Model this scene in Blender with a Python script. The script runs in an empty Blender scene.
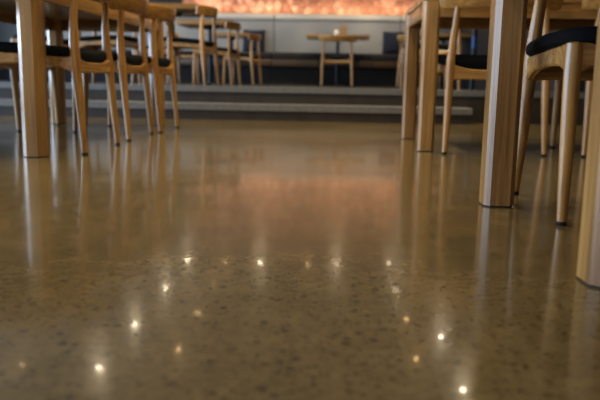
import bpy, bmesh, math, random
from mathutils import Vector, Matrix
random.seed(7)
S = bpy.context.scene
C = S.collection
PI = math.pi
S.view_settings.view_transform = 'Standard'
S.view_settings.look = 'None'
S.view_settings.exposure = 0.30
S.view_settings.gamma = 0.90

# ------------------------------------------------------------------ materials
def nodes_of(name):
    m = bpy.data.materials.new(name); m.use_nodes = True
    nt = m.node_tree
    return m, nt, nt.nodes['Principled BSDF']

def plain(name, col, rough=0.5, metal=0.0, noise=0.12, scale=40.0, bump=0.0, spec=0.5):
    m, nt, b = nodes_of(name)
    N, L = nt.nodes, nt.links
    tc = N.new('ShaderNodeTexCoord')
    n = N.new('ShaderNodeTexNoise'); n.inputs['Scale'].default_value = scale; n.inputs['Detail'].default_value = 4
    L.new(tc.outputs['Object'], n.inputs['Vector'])
    r = N.new('ShaderNodeValToRGB')
    a = [c * (1 - noise) for c in col]; z = [min(1, c * (1 + noise)) for c in col]
    r.color_ramp.elements[0].position = .3; r.color_ramp.elements[0].color = (*a, 1)
    r.color_ramp.elements[1].position = .7; r.color_ramp.elements[1].color = (*z, 1)
    L.new(n.outputs['Fac'], r.inputs['Fac']); L.new(r.outputs['Color'], b.inputs['Base Color'])
    b.inputs['Roughness'].default_value = rough; b.inputs['Metallic'].default_value = metal
    b.inputs['Specular IOR Level'].default_value = spec
    if bump:
        bp = N.new('ShaderNodeBump'); bp.inputs['Strength'].default_value = bump; bp.inputs['Distance'].default_value = .003
        L.new(n.outputs['Fac'], bp.inputs['Height']); L.new(bp.outputs['Normal'], b.inputs['Normal'])
    return m

def oak(name, axis, c0=(.25, .122, .032), c1=(.58, .325, .098), rough=.26, staves=True):
    m, nt, b = nodes_of(name)
    N, L = nt.nodes, nt.links
    tc = N.new('ShaderNodeTexCoord'); oi = N.new('ShaderNodeObjectInfo')
    off = N.new('ShaderNodeVectorMath'); off.operation = 'ADD'
    sc = N.new('ShaderNodeMath'); sc.operation = 'MULTIPLY'; sc.inputs[1].default_value = 9.0
    L.new(oi.outputs['Random'], sc.inputs[0])
    L.new(tc.outputs['Object'], off.inputs[0]); L.new(sc.outputs[0], off.inputs[1])
    mp = N.new('ShaderNodeMapping')
    s = [60.0, 60.0, 60.0]; s[axis] = 2.2; mp.inputs['Scale'].default_value = s
    L.new(off.outputs[0], mp.inputs['Vector'])
    n = N.new('ShaderNodeTexNoise'); n.inputs['Scale'].default_value = 1.0; n.inputs['Detail'].default_value = 6; n.inputs['Roughness'].default_value = .65
    n.inputs['Distortion'].default_value = .6
    L.new(mp.outputs[0], n.inputs['Vector'])
    mp2 = N.new('ShaderNodeMapping'); s2 = [9.0, 9.0, 9.0]; s2[axis] = .9; mp2.inputs['Scale'].default_value = s2
    L.new(off.outputs[0], mp2.inputs['Vector'])
    n2 = N.new('ShaderNodeTexNoise'); n2.inputs['Scale'].default_value = 1.0; n2.inputs['Detail'].default_value = 2
    L.new(mp2.outputs[0], n2.inputs['Vector'])
    mix = N.new('ShaderNodeMix'); mix.inputs['Factor'].default_value = .45
    L.new(n.outputs['Fac'], mix.inputs[2]); L.new(n2.outputs['Fac'], mix.inputs[3])
    r = N.new('ShaderNodeValToRGB')
    r.color_ramp.elements[0].position = .38; r.color_ramp.elements[0].color = (*c0, 1)
    r.color_ramp.elements[1].position = .60; r.color_ramp.elements[1].color = (*c1, 1)
    L.new(mix.outputs[0], r.inputs['Fac'])
    hv = N.new('ShaderNodeHueSaturation')
    vv = N.new('ShaderNodeMapRange'); vv.inputs['To Min'].default_value = .86; vv.inputs['To Max'].default_value = 1.12
    L.new(oi.outputs['Random'], vv.inputs['Value']); L.new(vv.outputs[0], hv.inputs['Value'])
    L.new(r.outputs['Color'], hv.inputs['Color'])
    L.new(hv.outputs['Color'], b.inputs['Base Color'])
    b.inputs['Roughness'].default_value = rough
    b.inputs['Coat Weight'].default_value = .35; b.inputs['Coat Roughness'].default_value = .2
    bp = N.new('ShaderNodeBump'); bp.inputs['Strength'].default_value = .12; bp.inputs['Distance'].default_value = .001
    L.new(n.outputs['Fac'], bp.inputs['Height']); L.new(bp.outputs['Normal'], b.inputs['Normal'])
    return m

OAKX, OAKY, OAKZ = oak('oak_along_x', 0), oak('oak_along_y', 1), oak('oak_upright', 2)
TBLX = oak('table_oak_x', 0, (.21, .110, .034), (.48, .28, .095)); TBLZ = oak('table_oak_z', 2, (.21, .110, .034), (.48, .28, .095))
TBLY = oak('table_oak_y', 1, (.21, .110, .034), (.48, .28, .095))
DARKOAK = oak('bench_oak', 0, (.035, .020, .008), (.07, .038, .016), .5)
FABRIC = plain('charcoal_upholstery', (.0045, .005, .006), .85, noise=.35, scale=260, bump=.25, spec=.12)
NAVY = plain('navy_cushion_fabric', (.020, .025, .042), .85, noise=.25, scale=180, bump=.2, spec=.2)
GREYUP = plain('grey_bench_upholstery', (.272, .282, .272), .8, noise=.10, scale=120, bump=.2, spec=.2)
TOPUP = plain('lit_grey_roll', (.52, .50, .44), .75, noise=.06, scale=120, spec=.2)  # bench upholstery made paler, painting in the light on its top roll
SEATUP = plain('dark_bench_seat', (.020, .020, .022), .8, noise=.2, scale=120, spec=.2)
BLACKM = plain('black_powder_coat', (.010, .010, .011), .4, noise=.1)
RUBBER = plain('black_glide', (.012, .012, .012), .6)
BLUE = plain('blue_sheen_paint', (.03, .11, .30), .35, noise=.1)  # colour for the blue sheen on a black table column
RISER = plain('dark_riser', (.050, .040, .032), .55, noise=.25, scale=6)
NOSING = plain('grey_nosing', (.19, .19, .185), .45, noise=.12, scale=30)
TREAD = plain('platform_carpet', (.012, .010, .008), .8, noise=.2, scale=8)
DARKW = plain('dark_brown_wall', (.028, .024, .021), .7, noise=.2, scale=3)
PLAST = plain('warm_plaster', (.30, .27, .22), .85, noise=.06, scale=5)
CEIL = plain('ceiling_paint', (.34, .30, .24), .9, noise=.05, scale=3)
WHITE = plain('white_ceramic', (.75, .73, .68), .25, noise=.02)
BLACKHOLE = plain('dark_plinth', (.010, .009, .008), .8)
ALU = plain('brushed_trim', (.5, .48, .45), .35, 1.0, noise=.06)
BRASSY = plain('gilt_edge_trim', (.33, .22, .08), .45, .2, noise=.1)
CADDYW = oak('caddy_oak', 2, (.32, .18, .06), (.50, .30, .12))

def floor_mat():
    m, nt, b = nodes_of('polished_concrete')
    N, L = nt.nodes, nt.links
    tc = N.new('ShaderNodeTexCoord')
    def noise(scale, det=4, rough=.55, dist=0):
        n = N.new('ShaderNodeTexNoise'); n.inputs['Scale'].default_value = scale; n.inputs['Detail'].default_value = det
        n.inputs['Roughness'].default_value = rough; n.inputs['Distortion'].default_value = dist
        L.new(tc.outputs['Object'], n.inputs['Vector']); return n
    def ramp(src, p0, c0, p1, c1):
        r = N.new('ShaderNodeValToRGB')
        r.color_ramp.elements[0].position = p0; r.color_ramp.elements[0].color = (*c0, 1)
        r.color_ramp.elements[1].position = p1; r.color_ramp.elements[1].color = (*c1, 1)
        L.new(src, r.inputs['Fac']); return r
    def mult(a, bb, fac=1.0):
        x = N.new('ShaderNodeMix'); x.data_type = 'RGBA'; x.blend_type = 'MULTIPLY'; x.inputs['Factor'].default_value = fac
        L.new(a, x.inputs[6]); L.new(bb, x.inputs[7]); return x.outputs[2]
    big = noise(1.6, 5, .6, .4); med = noise(14, 4, .6); fine = noise(60, 3, .6)
    base = ramp(big.outputs['Fac'], .3, (.178, .130, .056), .72, (.258, .190, .090))
    m1 = ramp(med.outputs['Fac'], .3, (.80, .80, .80), .65, (1.05, 1.04, 1.03))
    m2 = ramp(fine.outputs['Fac'], .3, (.80, .79, .78), .6, (1.05, 1.05, 1.05))
    col = mult(mult(base.outputs[0], m1.outputs[0]), m2.outputs[0])
    # dark aggregate chips of two sizes
    for sc, thr, dark in ((60, .18, .34), (125, .24, .40), (30, .09, .36)):
        v = N.new('ShaderNodeTexVoronoi'); v.inputs['Scale'].default_value = sc; v.inputs['Randomness'].default_value = 1
        wob = N.new('ShaderNodeVectorMath'); wob.operation = 'MULTIPLY_ADD'
        wob.inputs[1].default_value = (.012, .012, .0); L.new(med.outputs['Color'], wob.inputs[0]); L.new(tc.outputs['Object'], wob.inputs[2])
        L.new(wob.outputs[0], v.inputs['Vector'])
        sep = N.new('ShaderNodeSeparateColor'); L.new(v.outputs['Color'], sep.inputs[0])
        k = N.new('ShaderNodeMath'); k.operation = 'MULTIPLY'; k.inputs[1].default_value = thr * 2
        pw = N.new('ShaderNodeMath'); pw.operation = 'POWER'; pw.inputs[1].default_value = 2.5
        L.new(sep.outputs[0], pw.inputs[0]); L.new(pw.outputs[0], k.inputs[0])
        d = N.new('ShaderNodeMath'); d.operation = 'SUBTRACT'; L.new(v.outputs['Distance'], d.inputs[0]); L.new(k.outputs[0], d.inputs[1])
        r = ramp(d.outputs[0], .0, (dark, dark, dark * 1.02), .10, (1, 1, 1))
        col = mult(col, r.outputs[0], .66)
    L.new(col, b.inputs['Base Color'])
    rr = N.new('ShaderNodeMapRange'); rr.inputs['To Min'].default_value = .135; rr.inputs['To Max'].default_value = .175
    L.new(big.outputs['Fac'], rr.inputs['Value']); L.new(rr.outputs[0], b.inputs['Roughness'])
    b.inputs['Coat Weight'].default_value = .22
    cr = N.new('ShaderNodeMapRange'); cr.inputs['To Min'].default_value = .030; cr.inputs['To Max'].default_value = .036
    L.new(med.outputs['Fac'], cr.inputs['Value']); L.new(cr.outputs[0], b.inputs['Coat Roughness'])
    return m
FLOOR = floor_mat()

def tile_mat():
    m, nt, b = nodes_of('copper_pink_tile')
    N, L = nt.nodes, nt.links
    g = N.new('ShaderNodeNewGeometry')
    r = N.new('ShaderNodeValToRGB'); cr = r.color_ramp
    cr.elements[0].position = 0; cr.elements[0].color = (.36, .150, .080, 1)
    cr.elements[1].position = 1; cr.elements[1].color = (.82, .47, .31, 1)
    e = cr.elements.new(.55); e.color = (.58, .275, .165, 1)
    L.new(g.outputs['Random Per Island'], r.inputs['Fac']); L.new(r.outputs[0], b.inputs['Base Color'])
    b.inputs['Roughness'].default_value = .45
    return m
TILE = tile_mat()

def emis(name, col, s):
    m, nt, b = nodes_of(name)
    b.inputs['Base Color'].default_value = (.8, .8, .8, 1)
    b.inputs['Emission Color'].default_value = (*col, 1); b.inputs['Emission Strength'].default_value = s
    return m

# ------------------------------------------------------------------ mesh helpers
def mesh(name, bm, mat, smooth=True):
    bmesh.ops.recalc_face_normals(bm, faces=bm.faces)
    me = bpy.data.meshes.new(name); bm.to_mesh(me); bm.free()
    me.materials.append(mat)
    if smooth:
        for p in me.polygons: p.use_smooth = True
        try: me.set_sharp_from_angle(angle=math.radians(38))
        except Exception: pass
    return me

def put(name, me, parent=None, loc=(0, 0, 0), rz=0.0):
    o = bpy.data.objects.new(name, me); C.objects.link(o)
    o.location = loc; o.rotation_euler = (0, 0, rz)
    if parent: o.parent = parent
    return o

def thing(name, label, cat, loc=(0, 0, 0), rz=0.0, group=None):
    o = bpy.data.objects.new(name, None); C.objects.link(o)
    o.empty_display_size = .1
    o.location = loc; o.rotation_euler = (0, 0, rz)
    tag(o, label, cat, group); return o

def tag(o, label, cat, group=None):
    o['label'] = label; o['category'] = cat
    if group: o['group'] = group

def struct(name, bm, mat, smooth=False):
    o = put(name, mesh(name, bm, mat, smooth)); o['kind'] = 'structure'; return o

def box(bm, x0, x1, y0, y1, z0, z1, bev=0.0, seg=2):
    vs = [bm.verts.new((x, y, z)) for x in (x0, x1) for y in (y0, y1) for z in (z0, z1)]
    fs = [bm.faces.new([vs[i] for i in f]) for f in ((0, 1, 3, 2), (4, 6, 7, 5), (0, 4, 5, 1), (2, 3, 7, 6), (0, 2, 6, 4), (1, 5, 7, 3))]
    if bev:
        es = list({e for f in fs for e in f.edges})
        bmesh.ops.bevel(bm, geom=es, offset=bev, segments=seg, affect='EDGES', profile=.6)

def loft(bm, rings, caps=True):
    R = [[bm.verts.new(p) for p in r] for r in rings]
    n = len(R[0])
    for a, b in zip(R, R[1:]):
        for i in range(n):
            bm.faces.new((a[i], a[(i + 1) % n], b[(i + 1) % n], b[i]))
    if caps:
        bm.faces.new(R[0][::-1]); bm.faces.new(R[-1])

def limb(path, n=16):
    """round tapering limb: path = [(centre, rx, ry)]"""
    bm = bmesh.new(); rings = []
    for c, rx, ry in path:
        rings.append([(c[0] + rx * math.cos(2 * PI * i / n), c[1] + ry * math.sin(2 * PI * i / n), c[2]) for i in range(n)])
    loft(bm, rings); return bm

def catmull(pts, k=6):
    out = []
    for i in range(len(pts) - 1):
        p0 = pts[max(i - 1, 0)]; p1 = pts[i]; p2 = pts[i + 1]; p3 = pts[min(i + 2, len(pts) - 1)]
        for j in range(k):
            t = j / k
            out.append(tuple(.5 * (2 * b + (c - a) * t + (2 * a - 5 * b + 4 * c - d) * t * t + (3 * b - a - 3 * c + d) * t ** 3) for a, b, c, d in zip(p0, p1, p2, p3)))
    out.append(tuple(pts[-1])); return out

def leg_bm(pts):
    """pts = [(x,y,z,rx,ry)]"""
    return limb([((p[0], p[1], p[2]), p[3], p[4]) for p in catmull(pts, 6)])

# ------------------------------------------------------------------ chair (faces local +Y)
def rear_leg(s):
    return leg_bm([(s * .232, -.240, .010, .0125, .0125), (s * .226, -.228, .16, .0165, .0165), (s * .222, -.214, .33, .020, .021), (s * .220, -.208, .40, .0215, .0225),
                   (s * .216, -.204, .47, .0195, .0205), (s * .207, -.202, .58, .0165, .017), (s * .199, -.212, .690, .0135, .014)])
def front_leg(s):
    return leg_bm([(s * .236, .222, .010, .0125, .0125), (s * .236, .216, .16, .0165, .0165), (s * .235, .208, .33, .0200, .0200), (s * .234, .206, .40, .0205, .0205), (s * .234, .205, .432, .0195, .0195)])

def board(bm, p0, p1, th, top, bot, k=14):
    """board from p0 to p1 in plan; top/bot = functions of t giving z"""
    p0, p1 = Vector((*p0, 0)), Vector((*p1, 0)); d = (p1 - p0).normalized(); n = Vector((-d.y, d.x, 0)) * th / 2
    rings = []
    for i in range(k + 1):
        t = i / k; c = p0.lerp(p1, t); a, b = bot(t), top(t)
        e = min(.006, (b - a) * .2)
        rings.append([(*(c + n * q)[:2], z) for q, z in ((-1, a + e), (-.6, a), (.6, a), (1, a + e), (1, b - e), (.6, b), (-.6, b), (-1, b - e))])
    loft(bm, rings)

def seat_frame_bm():
    bm = bmesh.new()
    def fillet(t, w=.16, h=.028):   # extra depth near the joints
        q = min(t, 1 - t) / w
        return h * max(0, 1 - q) ** 2
    # rear board, dished top
    board(bm, (-.220, -.209), (.220, -.209), .026, lambda t: .424 - .030 * (1 - (2 * t - 1) ** 4), lambda t: .348 - fillet(t, .10, .010))
    # front board
    board(bm, (-.234, .204), (.234, .204), .026, lambda t: .434, lambda t: .382 - fillet(t))
    for s in (-1, 1):
        board(bm, (s * .221, -.207), (s * .234, .205), .028, lambda t: .416 + .020 * t, lambda t: .366 + .012 * t - fillet(t, .24, .026) + .010 * math.sin(PI * t))
    return bm

def cushion_bm():
    bm = bmesh.new(); n = 56; rings = []
    prof = [(.80, -.004), (.955, -.001), (.99, .006), (1.0, .017), (.995, .028), (.97, .036), (.90, .041), (.70, .043), (.35, .043)]
    def outline(i):
        a = 2 * PI * i / n; e = 2 / (4.6 if math.sin(a) > 0 else 7.0)
        cx = math.copysign(abs(math.cos(a)) ** e, math.cos(a)); cy = math.copysign(abs(math.sin(a)) ** e, math.sin(a))
        return cx, cy
    for sc, z in prof:
        ring = []
        for i in range(n):
            cx, cy = outline(i)
            x = .254 * cx * sc; y = .014 + .228 * cy * sc
            x *= 1.012
            dish = -.018 * max(0, -y / .22) ** .8 + .004 * max(0, y / .22) - .024 * max(0, -y / .22) * max(0, 1 - (abs(x) / .19) ** 2) * (1 if z < .02 else .35)
            ring.append((x, y, .428 + z + dish))
        rings.append(ring)
    loft(bm, rings); return bm

def rail_bm():
    bm = bmesh.new(); rings = []; k = 36
    for i in range(k + 1):
        t = -1 + 2 * i / k
        x = .278 * t; y = -.262 + .085 * abs(t) ** 2.1
        dy = .085 * 2.1 * abs(t) ** 1.1 * math.copysign(1, t) / .278
        nrm = Vector((-dy, 1, 0)).normalized()
        h = .046 - .003 * abs(t); th = .0145
        edge = 1.0
        if abs(t) > .955: edge = math.sqrt(max(0.02, 1 - ((abs(t) - .955) / .047) ** 2))
        ring = []
        for j in range(16):
            a = 2 * PI * j / 16; e = .45
            u = math.copysign(abs(math.cos(a)) ** e, math.cos(a)); v = math.copysign(abs(math.sin(a)) ** e, math.sin(a))
            hh = h * (1 if edge > .99 else .80 + .2 * edge); tt = th * (.35 + .65 * edge)
            lean = .010 * v
            p = Vector((x, y, .712)) + nrm * (u * tt - lean) + Vector((0, 0, v * hh))
            ring.append(p)
        rings.append(ring)
    loft(bm, rings); return bm

def glide_bm(x, y):
    return limb([((x, y, 0), .0105, .0105), ((x, y, .004), .0125, .0125), ((x, y, .0115), .0120, .0120)], 14)

CH = dict(frame=mesh('seat_frame', seat_frame_bm(), OAKX), cush=mesh('seat_cushion', cushion_bm(), FABRIC), rail=mesh('back_rail', rail_bm(), OAKX),
          legs=[(mesh('leg', f(s), OAKZ), mesh('glide', glide_bm(s * (.236 if y > 0 else .232), y), RUBBER)) for f, y in ((rear_leg, -.240), (front_leg, .222)) for s in (-1, 1)])
def make_chair():
    t = thing('dining_chair', '', 'chair')
    put('seat_frame', CH['frame'], t)
    put('seat_cushion', CH['cush'], t)['label'] = 'charcoal seat cushion'
    put('back_rail', CH['rail'], t)
    for lm, gm in CH['legs']:
        l = put('leg', lm, t); put('glide', gm, l)['label'] = 'black foot glide'
    return t
PROTO = make_chair(); used = [False]
def copy_tree(o, parent=None):
    c = o.copy(); C.objects.link(c)
    if parent: c.parent = parent
    for ch in list(o.children): copy_tree(ch, c)
    return c
def chair(x, y, z, deg, label, group):
    o = copy_tree(PROTO) if used[0] else PROTO
    used[0] = True
    o.location = (x, y, z); o.rotation_euler = (0, 0, math.radians(deg))
    o['label'] = label; o['group'] = group; o['category'] = 'chair'
    return o

# ------------------------------------------------------------------ four-legged oak table; origin = front-left corner, extends +X (w) and +Y (d)
def table(name, label, loc, rz, w, d, leg, cham, long_x=True, group=None):
    t = thing(name, label, 'table', loc, rz, group)
    bm = bmesh.new(); box(bm, 0, w, 0, d, .708, .735, .003)
    put('tabletop', mesh('tabletop', bm, TBLX if long_x else TBLY), t)
    bm = bmesh.new(); i = .006; th = .024
    box(bm, leg, w - leg, i, i + th, .636, .708, .002); box(bm, leg, w - leg, d - i - th, d - i, .636, .708, .002)
    box(bm, i, i + th, leg, d - leg, .636, .708, .002); box(bm, w - i - th, w - i, leg, d - leg, .636, .708, .002)
    put('apron', mesh('apron', bm, TBLX if long_x else TBLY), t)
    for x in (0, w - leg):
        for y in (0, d - leg):
            bm = bmesh.new(); c = cham
            pts = [(c, 0), (leg - c, 0), (leg, c), (leg, leg - c), (leg - c, leg), (c, leg), (0, leg - c), (0, c)]
            loft(bm, [[(x + p[0], y + p[1], z) for p in pts] for z in (.004, .708)])
            l = put('leg', mesh('leg', bm, TBLZ, False), t)
            bm = bmesh.new(); q = .006
            loft(bm, [[(x + leg / 2 + (p[0] - leg / 2) * .93, y + leg / 2 + (p[1] - leg / 2) * .93, z) for p in pts] for z in (0, .006)])
            put('foot_pad', mesh('foot_pad', bm, RUBBER, False), l)['label'] = 'thin black foot pad'
    return t

# ------------------------------------------------------------------ pedestal table on the platform
def pedestal(label, x, y, z, w, d, group, blue=False):
    t = thing('pedestal_table', label, 'table', (x, y, z), 0, group)
    bm = bmesh.new(); box(bm, -w / 2, w / 2, -d / 2, d / 2, .742, .796, .006)
    put('tabletop', mesh('tabletop', bm, TBLX), t)
    put('column', mesh('column', limb([((0, 0, .014), .05, .05), ((0, 0, .03), .027, .027), ((0, 0, .705), .027, .027), ((0, 0, .72), .09, .09), ((0, 0, .742), .11, .11)], 20), BLACKM), t)
    bm = bmesh.new(); box(bm, -.16, .16, -.13, .13, 0, .014, .004)
    put('base_plate', mesh('base_plate', bm, BLACKM), t)
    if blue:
        bm = limb([((0, 0, .465), .0285, .0285), ((0, 0, .59), .0285, .0285)], 20)  # band of colour painting a blue sheen onto the column
        put('sheen_band', mesh('sheen_band', bm, BLUE), t)['label'] = 'blue sheen painted around the black column'
    return t

# ------------------------------------------------------------------ room
PZ, KZ = .225, .266     # raised floor, and its slightly proud edge
XL, XR, YB, YF, ZC = -6.2, 4.6, 12.6, -3.0, 2.6
bm = bmesh.new(); box(bm, XL - .2, XR + .2, YF, YB + .2, -.1, 0); struct('floor', bm, FLOOR)
bm = bmesh.new(); box(bm, XL - .2, XR + .2, YF, YB + .2, ZC, ZC + .1); struct('ceiling', bm, CEIL)
bm = bmesh.new(); box(bm, XL, 2.0, YB, YB + .15, 0, ZC); struct('wall_back', bm, PLAST)
bm = bmesh.new(); box(bm, XL, -2.70, YB - .03, YB, 1.4, ZC); struct('wall_panel', bm, DARKW)
# left wall with a long window
bm = bmesh.new()
W0, W1, WZ0, WZ1 = -2.4, 10.8, .04, 2.35
box(bm, XL - .15, XL, YF, W0, 0, ZC); box(bm, XL - .15, XL, W1, YB + .15, 0, ZC)
box(bm, XL - .15, XL, W0, W1, 0, WZ0); box(bm, XL - .15, XL, W0, W1, WZ1, ZC)
struct('wall_left', bm, PLAST)
bm = bmesh.new()
for y in (W0, W0 + 3.3, W0 + 6.6, W0 + 9.9, W1 - .06): box(bm, XL - .11, XL - .04, y, y + .06, WZ0, WZ1)
box(bm, XL - .11, XL - .04, W0, W1, WZ0, WZ0 + .06); box(bm, XL - .11, XL - .04, W0, W1, WZ1 - .06, WZ1)
struct('window_1', bm, BLACKM)
# right: dark return wall beside the platform and the outer wall
bm = bmesh.new(); box(bm, 2.0, XR, 6.35, YB + .15, 0, ZC); struct('wall_right', bm, DARKW)
bm = bmesh.new(); box(bm, XR, XR + .15, YF, 6.35, 0, ZC); struct('wall_side', bm, DARKW)
# raised platform and its lower step
bm = bmesh.new(); box(bm, XL, XR, 5.955, 6.05, 0, KZ - .006); box(bm, XL, XR, 6.05, 6.35, 0, PZ - .004); box(bm, XL, 2.0, 6.35, YB, 0, PZ - .004); struct('platform', bm, RISER)
bm = bmesh.new(); box(bm, XL, XR, 6.05, 6.35, PZ - .004, PZ); box(bm, XL, 2.0, 6.35, YB, PZ - .004, PZ); struct('platform_floor', bm, TREAD)
bm = bmesh.new(); box(bm, XL, 1.10, 5.655, 5.955, 0, .122); struct('step', bm, RISER)
bm = bmesh.new(); box(bm, XL, 1.10, 5.645, 5.955, .122, .127); box(bm, XL, 1.10, 5.64, 5.656, .076, .127, .003); struct('trim_1', bm, NOSING)
bm = bmesh.new(); box(bm, XL, XR, 5.945, 6.05, KZ - .006, KZ - .0005); box(bm, XL, XR, 5.94, 5.956, KZ - .050, KZ, .003); struct('trim_2', bm, NOSING)
# tiled wall band above the bench: relief triangles
bm = bmesh.new(); s = .148; h = s * .866; z0 = 1.455; yb = YB - .012
r = 0
while z0 + r * h < ZC - .001:
    za, zb = z0 + r * h, min(z0 + (r + 1) * h, ZC)
    nx = int((2.0 - XL) / (s / 2))
    for i in range(nx):
        xa = XL + i * s / 2
        up = (i + r) % 2 == 0
        tri = [(xa, za), (xa + s, za), (xa + s / 2, zb)] if up else [(xa, zb), (xa + s / 2, za), (xa + s, zb)]
        if xa + s > 2.0 or xa < -2.75: continue
        cx = sum(p[0] for p in tri) / 3; cz = sum(p[1] for p in tri) / 3
        tri = [(cx + (p[0] - cx) * .955, cz + (p[1] - cz) * .955) for p in tri]
        v = [bm.verts.new((p[0], yb, p[1])) for p in tri]; top = bm.verts.new((cx, yb - .016, cz))
        for j in range(3): bm.faces.new((v[j], v[(j + 1) % 3], top))
    r += 1
struct('trim_3', bm, TILE)
bm = bmesh.new(); box(bm, XL, 2.0, YB - .05, YB, 1.431, 1.454, .003); struct('trim_4', bm, BRASSY)

# ------------------------------------------------------------------ banquette modules
by = 12.4
xs = [-6.18, -5.40, -3.24, -1.06, 1.12, 1.99]
names = ['short grey upholstered bench section at the far left end of the raised area',
         'grey upholstered bench section left of the tables on the raised area, behind the left chairs',
         'grey upholstered bench section directly behind the left row of platform tables',
         'grey upholstered bench section behind the small centre table',
         'short grey upholstered bench section in the right corner behind the oak table legs']
for i in range(5):
    xa, xb = xs[i] + .004, xs[i + 1] - .004
    t = thing('banquette_bench', names[i], 'bench', ((xa + xb) / 2, by, .265), 0, 'grey banquette sections along the back wall')
    w = (xb - xa) / 2
    bm = bmesh.new(); box(bm, -w, w, 0, .14, .50, 1.065, .012, 3); put('backrest', mesh('backrest', bm, GREYUP), t)
    bm = bmesh.new(); box(bm, -w, w, -.03, .15, 1.065, 1.167, .028, 4); put('top_roll', mesh('top_roll', bm, TOPUP), t)['label'] = 'padded top edge, coloured paler for the light on it'
    bm = bmesh.new(); box(bm, -w, w, -.52, 0, .385, .50, .03, 3); put('seat_cushion', mesh('seat_cushion', bm, SEATUP), t)['label'] = 'dark padded bench seat'
    bm = bmesh.new(); box(bm, -w, w, -.51, -.485, .270, .384, .004); put('front_rail', mesh('front_rail', bm, DARKOAK), t)['label'] = 'brown wooden front rail'
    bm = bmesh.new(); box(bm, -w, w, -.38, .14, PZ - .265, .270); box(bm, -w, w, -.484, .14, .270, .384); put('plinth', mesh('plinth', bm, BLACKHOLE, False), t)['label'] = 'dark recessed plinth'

def scatter_cushion(label, x, z, rz):
    bm = bmesh.new(); n = 14; g = {}
    for side in (-1, 1):
        for i in range(n + 1):
            for j in range(n + 1):
                u, v = -1 + 2 * i / n, -1 + 2 * j / n
                puff = ((1 - u ** 2) * (1 - v ** 2)) ** .45
                k = .19 * (1 - .06 * (1 - abs(u * v)))
                edge = i in (0, n) or j in (0, n)
                if edge and side == 1: g[(1, i, j)] = g[(-1, i, j)]; continue
                g[(side, i, j)] = bm.verts.new((u * k, side * .065 * puff, .20 + v * k))
        for i in range(n):
            for j in range(n):
                bm.faces.new([g[(side, a, b)] for a, b in ((i, j), (i + 1, j), (i + 1, j + 1), (i, j + 1))])
    o = put('scatter_cushion', mesh('scatter_cushion', bm, NAVY), None, (x, by - .115, z), rz)
    o.rotation_euler = (math.radians(-9), 0, rz); tag(o, label, 'cushion', 'navy scatter cushions on the bench')
scatter_cushion('navy scatter cushion on the bench behind the left row of platform chairs', -1.40, PZ + .543, .05)
scatter_cushion('navy scatter cushion on the bench right of the small centre table', 1.00, PZ + .543, -.05)

# ------------------------------------------------------------------ lower floor: tables and chairs
# left table: long side along the aisle (right edge on X = -1.185)
table('dining_table', 'long oak dining table at the left, its thick leg standing before the chair row', (-1.985, 2.81, 0), 0, .80, 2.12, .095, .024, False)
table('dining_table', 'oak dining table nearest the camera at the right edge, thick legs sharp in focus', (.439, 1.155, 0), math.radians(1.4), 1.42, .845, .084, .015, True, 'oak tables right of the aisle')
table('dining_table', 'oak dining table further back at the right, with chairs tucked under its near side', (.412, 3.41, 0), math.radians(.6), 1.42, .80, .078, .012, True, 'oak tables right of the aisle')
gl = 'chairs along the long left table'
chair(-1.305, 3.190, 0, 90, 'oak elbow chair nearest the camera on the aisle side of the long left table', gl)
chair(-1.315, 3.880, 0, 90, 'middle oak elbow chair of three on the aisle side of the long left table', gl)
chair(-1.285, 4.44, 0, 90, 'farthest oak elbow chair of three on the aisle side of the long left table', gl)
chair(-2.09, 3.860, 0, -90, 'oak elbow chair facing the aisle across the left table, just left of its thick leg', gl)
chair(-2.09, 4.455, 0, -90, 'oak elbow chair facing the aisle across the left table, at its far end', gl)
gr = 'chairs at the right-hand tables'
chair(.795, 1.915, 0, 180, 'oak elbow chair with black cushion at far right, facing the camera', gr)
chair(.758, 3.560, 0, 0, 'oak elbow chair, back to camera, beside the further right table leg', gr)
chair(1.405, 3.560, 0, 0, 'oak elbow chair seen behind the far right chair, back to the camera', gr)

# ------------------------------------------------------------------ raised platform: tables and chairs
gp, gt = 'oak chairs on the raised platform', 'pedestal tables on the raised platform'
chair(-1.405, 6.76, PZ, 90 - 6, 'oak chair nearest the step in the left platform row, back to the aisle', gp)
chair(-1.43, 8.60, PZ, 90 - 5, 'second oak chair from the step in the left platform row, back to the aisle', gp)
chair(-1.42, 10.90, PZ, 90 - 9, 'farthest oak chair in the left platform row, in front of the grey bench', gp)
pedestal('black pedestal table on the platform nearest the step at the left', -1.66, 7.23, PZ, .70, .95, gt)
pedestal('black pedestal table in the middle of the left platform row', -1.60, 9.10, PZ, .70, .80, gt)
pedestal('black pedestal table at the far end of the left platform row near the bench', -1.66, 11.42, PZ, .70, .60, gt)
chair(-2.12, 6.62, PZ, -90, 'oak chair facing right across the left pedestal table nearest the step', gp)
chair(-2.14, 8.5, PZ, -90, 'oak chair facing right across the middle pedestal table of the left platform row', gp)
chair(-2.20, 10.5, PZ, -90, 'oak chair facing right at the far pedestal table of the left platform row', gp)
chair(-2.78, 6.75, PZ, 90, 'oak chair at far left of the platform glimpsed behind the long left table', gp)
pedestal('black pedestal table at the far left of the platform behind the long left table', -3.05, 7.25, PZ, .70, .80, gt)
# centre
chair(.035, 10.98, PZ, 0, 'oak chair on the platform standing alone in the centre, pushed to the small table', gp)
pedestal('small oak topped table with black column in the centre before the grey bench', .04, 11.46, PZ, .98, .64, gt)
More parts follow.
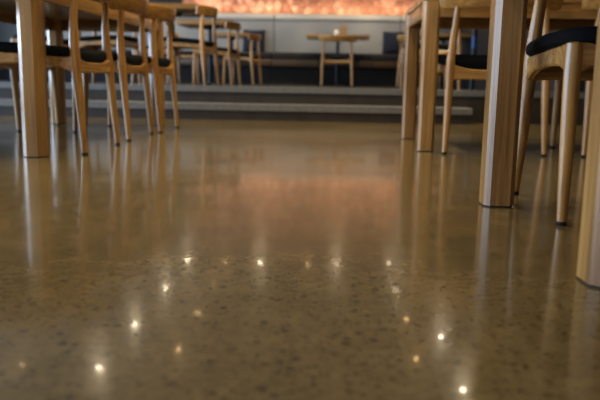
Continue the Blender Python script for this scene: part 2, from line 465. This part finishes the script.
# right
chair(1.18, 10.5, PZ, -90, 'oak chair on the platform right of the centre table, partly behind a table leg', gp)
chair(.93, 6.98, PZ, 4, 'oak chair on the platform nearest the step at the right, glimpsed under the oak table', gp)
chair(1.10, 8.75, PZ, -90, 'oak chair on the platform at right, hidden mostly behind the oak table leg', gp)
pedestal('black pedestal table with painted blue sheen glimpsed beneath the second right oak table', 1.485, 7.75, PZ, .80, .80, gt, True)
pedestal('black pedestal table at the right of the platform in front of the bench corner', 1.62, 10.85, PZ, .70, .70, gt)

# things on the centre table
tz = PZ + .7962
t = thing('condiment_caddy', 'small wooden condiment caddy standing on the centre table', 'caddy', (.125, 11.28, tz))
bm = bmesh.new(); box(bm, -.05, .05, -.035, .035, 0, .012, .002)
for x0, x1, y0, y1 in ((-.05, -.042, -.035, .035), (.042, .05, -.035, .035)): box(bm, x0, x1, y0, y1, .012, .15, .002)
box(bm, -.042, .042, -.035, -.028, .012, .125, .002); box(bm, -.042, .042, .028, .035, .012, .125, .002)
put('box_body', mesh('box_body', bm, CADDYW, False), t)
bm = bmesh.new(); box(bm, -.043, .043, -.006, .006, .148, .162, .003); put('handle', mesh('handle', bm, CADDYW), t)
o = put('salt_pot', mesh('salt_pot', limb([((0, 0, 0), .024, .024), ((0, 0, .004), .029, .029), ((0, 0, .035), .032, .032), ((0, 0, .055), .026, .026), ((0, 0, .066), .014, .014), ((0, 0, .069), .004, .004)], 18), WHITE), None, (.015, 11.24, tz))
tag(o, 'small white pot beside the wooden caddy on the centre table', 'pot')

# ------------------------------------------------------------------ downlights: spots with modelled fixtures, and added spots without any
ring_bm = bmesh.new(); n = 28
loft(ring_bm, [[(rr * math.cos(2 * PI * i / n), rr * math.sin(2 * PI * i / n), z) for i in range(n)] for rr, z in ((.028, -.001), (.034, -.008), (.058, -.006), (.062, -.0005))], False)
RING = mesh('trim_ring', ring_bm, ALU)
def lens_mesh(mat):
    bm = limb([((0, 0, -.0055), .026, .026), ((0, 0, -.001), .026, .026)], 24); return mesh('lens', bm, mat)
WARM = (1.0, .83, .56); AMB = (1.0, .62, .28)
LENS = {k: lens_mesh(emis('lens_' + k, c, s)) for k, c, s in (('bright', WARM, 200), ('mid', WARM, 100), ('dim', AMB, 50), ('faint', AMB, 18))}
def spot(x, y, z, power, col, size=75, blend=.7, aim=None, rad=.04):
    l = bpy.data.lights.new('spot_beam', 'SPOT'); l.energy = power; l.color = col; l.spot_size = math.radians(size); l.spot_blend = blend; l.shadow_soft_size = rad
    o = bpy.data.objects.new('spot_beam', l); C.objects.link(o); o.location = (x, y, z)
    if aim:
        o.rotation_euler = (Vector(aim) - Vector((x, y, z))).to_track_quat('-Z', 'Y').to_euler()
    return o
cols = {'far left': -2.31, 'left': -1.66}
fix = [(-2.31, 10.95, 'bright', 'far left column, first from the back wall'), (-2.31, 9.40, 'bright', 'far left column, second from the back wall'),
       (-2.31, 7.90, 'bright', 'far left column, third from the back wall'), (-2.31, 6.60, 'bright', 'far left column, fourth from the back wall'),
       (-1.69, 10.90, 'dim', 'left inner column, first from the back wall'), (-1.67, 9.66, 'faint', 'left inner column, second from the back wall'),
       (-1.65, 8.40, 'dim', 'left inner column, third from the back wall'), (-1.62, 7.17, 'dim', 'left inner column, fourth from the back wall'),
       (-1.12, 10.90, 'bright', 'back row, just left of the centre aisle'), (-.35, 10.86, 'dim', 'back row, left over the centre table'),
       (.10, 10.91, 'bright', 'back row, right over the centre table'),
       (.96, 11.10, 'mid', 'right inner column, first from the back wall'), (.95, 9.60, 'mid', 'right inner column, second from the back wall'),
       (.97, 8.39, 'dim', 'right inner column, third from the back wall'), (.95, 7.15, 'dim', 'right inner column, fourth from the back wall'),
       (1.317, 7.84, 'bright', 'far right column, second from the step'), (1.318, 6.42, 'bright', 'far right column, nearest the step'),
       (-3.12, 6.63, 'faint', 'outermost left, over the step end')]
PW = {'bright': 95, 'mid': 34, 'dim': 17, 'faint': 3}
for x, y, k, where in fix:
    t = thing('recessed_downlight', 'recessed ceiling downlight mirrored in the floor: ' + where, 'ceiling light', (x, y, ZC), 0, 'recessed downlights over the platform')
    put('trim_ring', RING, t); put('lens', LENS[k], t)['label'] = 'glowing warm lens'
    spot(x, y, ZC - .02, PW[k], WARM if k in ('bright', 'mid') else AMB, 95, .8, None, .02)
# wall washers added to brighten bench and tiles, and unseen lights over the lower floor (mirror positions out of frame)
for x in (-4.6, -3.4, -2.3, -1.12, .10, .96):
    spot(x, 11.2, ZC - .03, 70, (1, .80, .60), 56, .7, (x, 12.4, .75))
for x in (-2.3, -1.12, .10, .96):
    spot(x, 11.9, ZC - .03, 11, (1, .74, .50), 80, .9, (x, 12.6, 1.7))
l = bpy.data.lights.new('ledge_strip', 'AREA'); l.shape = 'RECTANGLE'; l.size = 4.6; l.size_y = .03; l.energy = 7.5; l.color = (1, .74, .50)
o = bpy.data.objects.new('ledge_strip', l); C.objects.link(o); o.location = (-.35, YB - .15, 1.45)
o.rotation_euler = (Vector((-.35, YB, 2.0)) - o.location).to_track_quat('-Z', 'Y').to_euler()
for x, y, p in ((-1.6, 3.3, 40), (-1.6, 4.9, 45), (-.3, 2.2, 50), (-.3, 3.8, 110), (-.3, 5.1, 80), (.9, 2.6, 50), (1.0, 4.8, 60), (-.3, .7, 30), (-1.6, 1.6, 15)):
    spot(x, y, ZC - .02, p, WARM, 110, .8)

spot(-.2, 5.0, ZC - .02, 130, WARM, 46, .7, (-1.25, 7.6, .75), .04)  # added spot without fixture, brightens the left platform chairs
spot(-.1, 5.2, ZC - .02, 150, WARM, 40, .7, (.1, 10.6, .7), .04)  # added spot without fixture, brightens the centre platform chair

# ------------------------------------------------------------------ cool light from the left window and open front, plus an added warm fill
def area(x, y, z, sx, sy, power, col, aim):
    l = bpy.data.lights.new('day_and_fill', 'AREA'); l.shape = 'RECTANGLE'; l.size = sx; l.size_y = sy; l.energy = power; l.color = col
    o = bpy.data.objects.new('day_and_fill', l); C.objects.link(o); o.location = (x, y, z)
    o.rotation_euler = (Vector(aim) - Vector((x, y, z))).to_track_quat('-Z', 'Y').to_euler()
area(XL - .3, 4.2, 1.20, 13.0, 2.2, 640, (.58, .75, 1.0), (0, 4.2, 1.1))
area(-4.0, YF - .1, 1.3, 3.2, 2.2, 14, (.70, .84, 1.0), (.5, 3.3, .7))
area(-.5, YF - .2, 1.5, 6.0, 2.0, 25, (1.0, .80, .55), (0, 3, .4))  # warm fill added behind the camera, with no real source
w = bpy.data.worlds.new('World'); S.world = w; w.use_nodes = True
w.node_tree.nodes['Background'].inputs[0].default_value = (1.0, .82, .6, 1); w.node_tree.nodes['Background'].inputs[1].default_value = .06

# ------------------------------------------------------------------ camera
cam = bpy.data.cameras.new('camera'); co = bpy.data.objects.new('camera', cam); C.objects.link(co)
cam.sensor_width = 36; cam.lens = 42.0; cam.clip_start = .05
pitch, roll, yaw = math.radians(9.85), math.radians(1.0), math.radians(2.6)
M = Matrix.Rotation(yaw, 4, 'Z') @ Matrix.Rotation(PI / 2 - pitch, 4, 'X') @ Matrix.Rotation(roll, 4, 'Z')
co.matrix_world = Matrix.Translation((0, 0, .34)) @ M
cam.dof.use_dof = True; cam.dof.focus_distance = 1.85; cam.dof.aperture_fstop = 3.4
S.camera = co
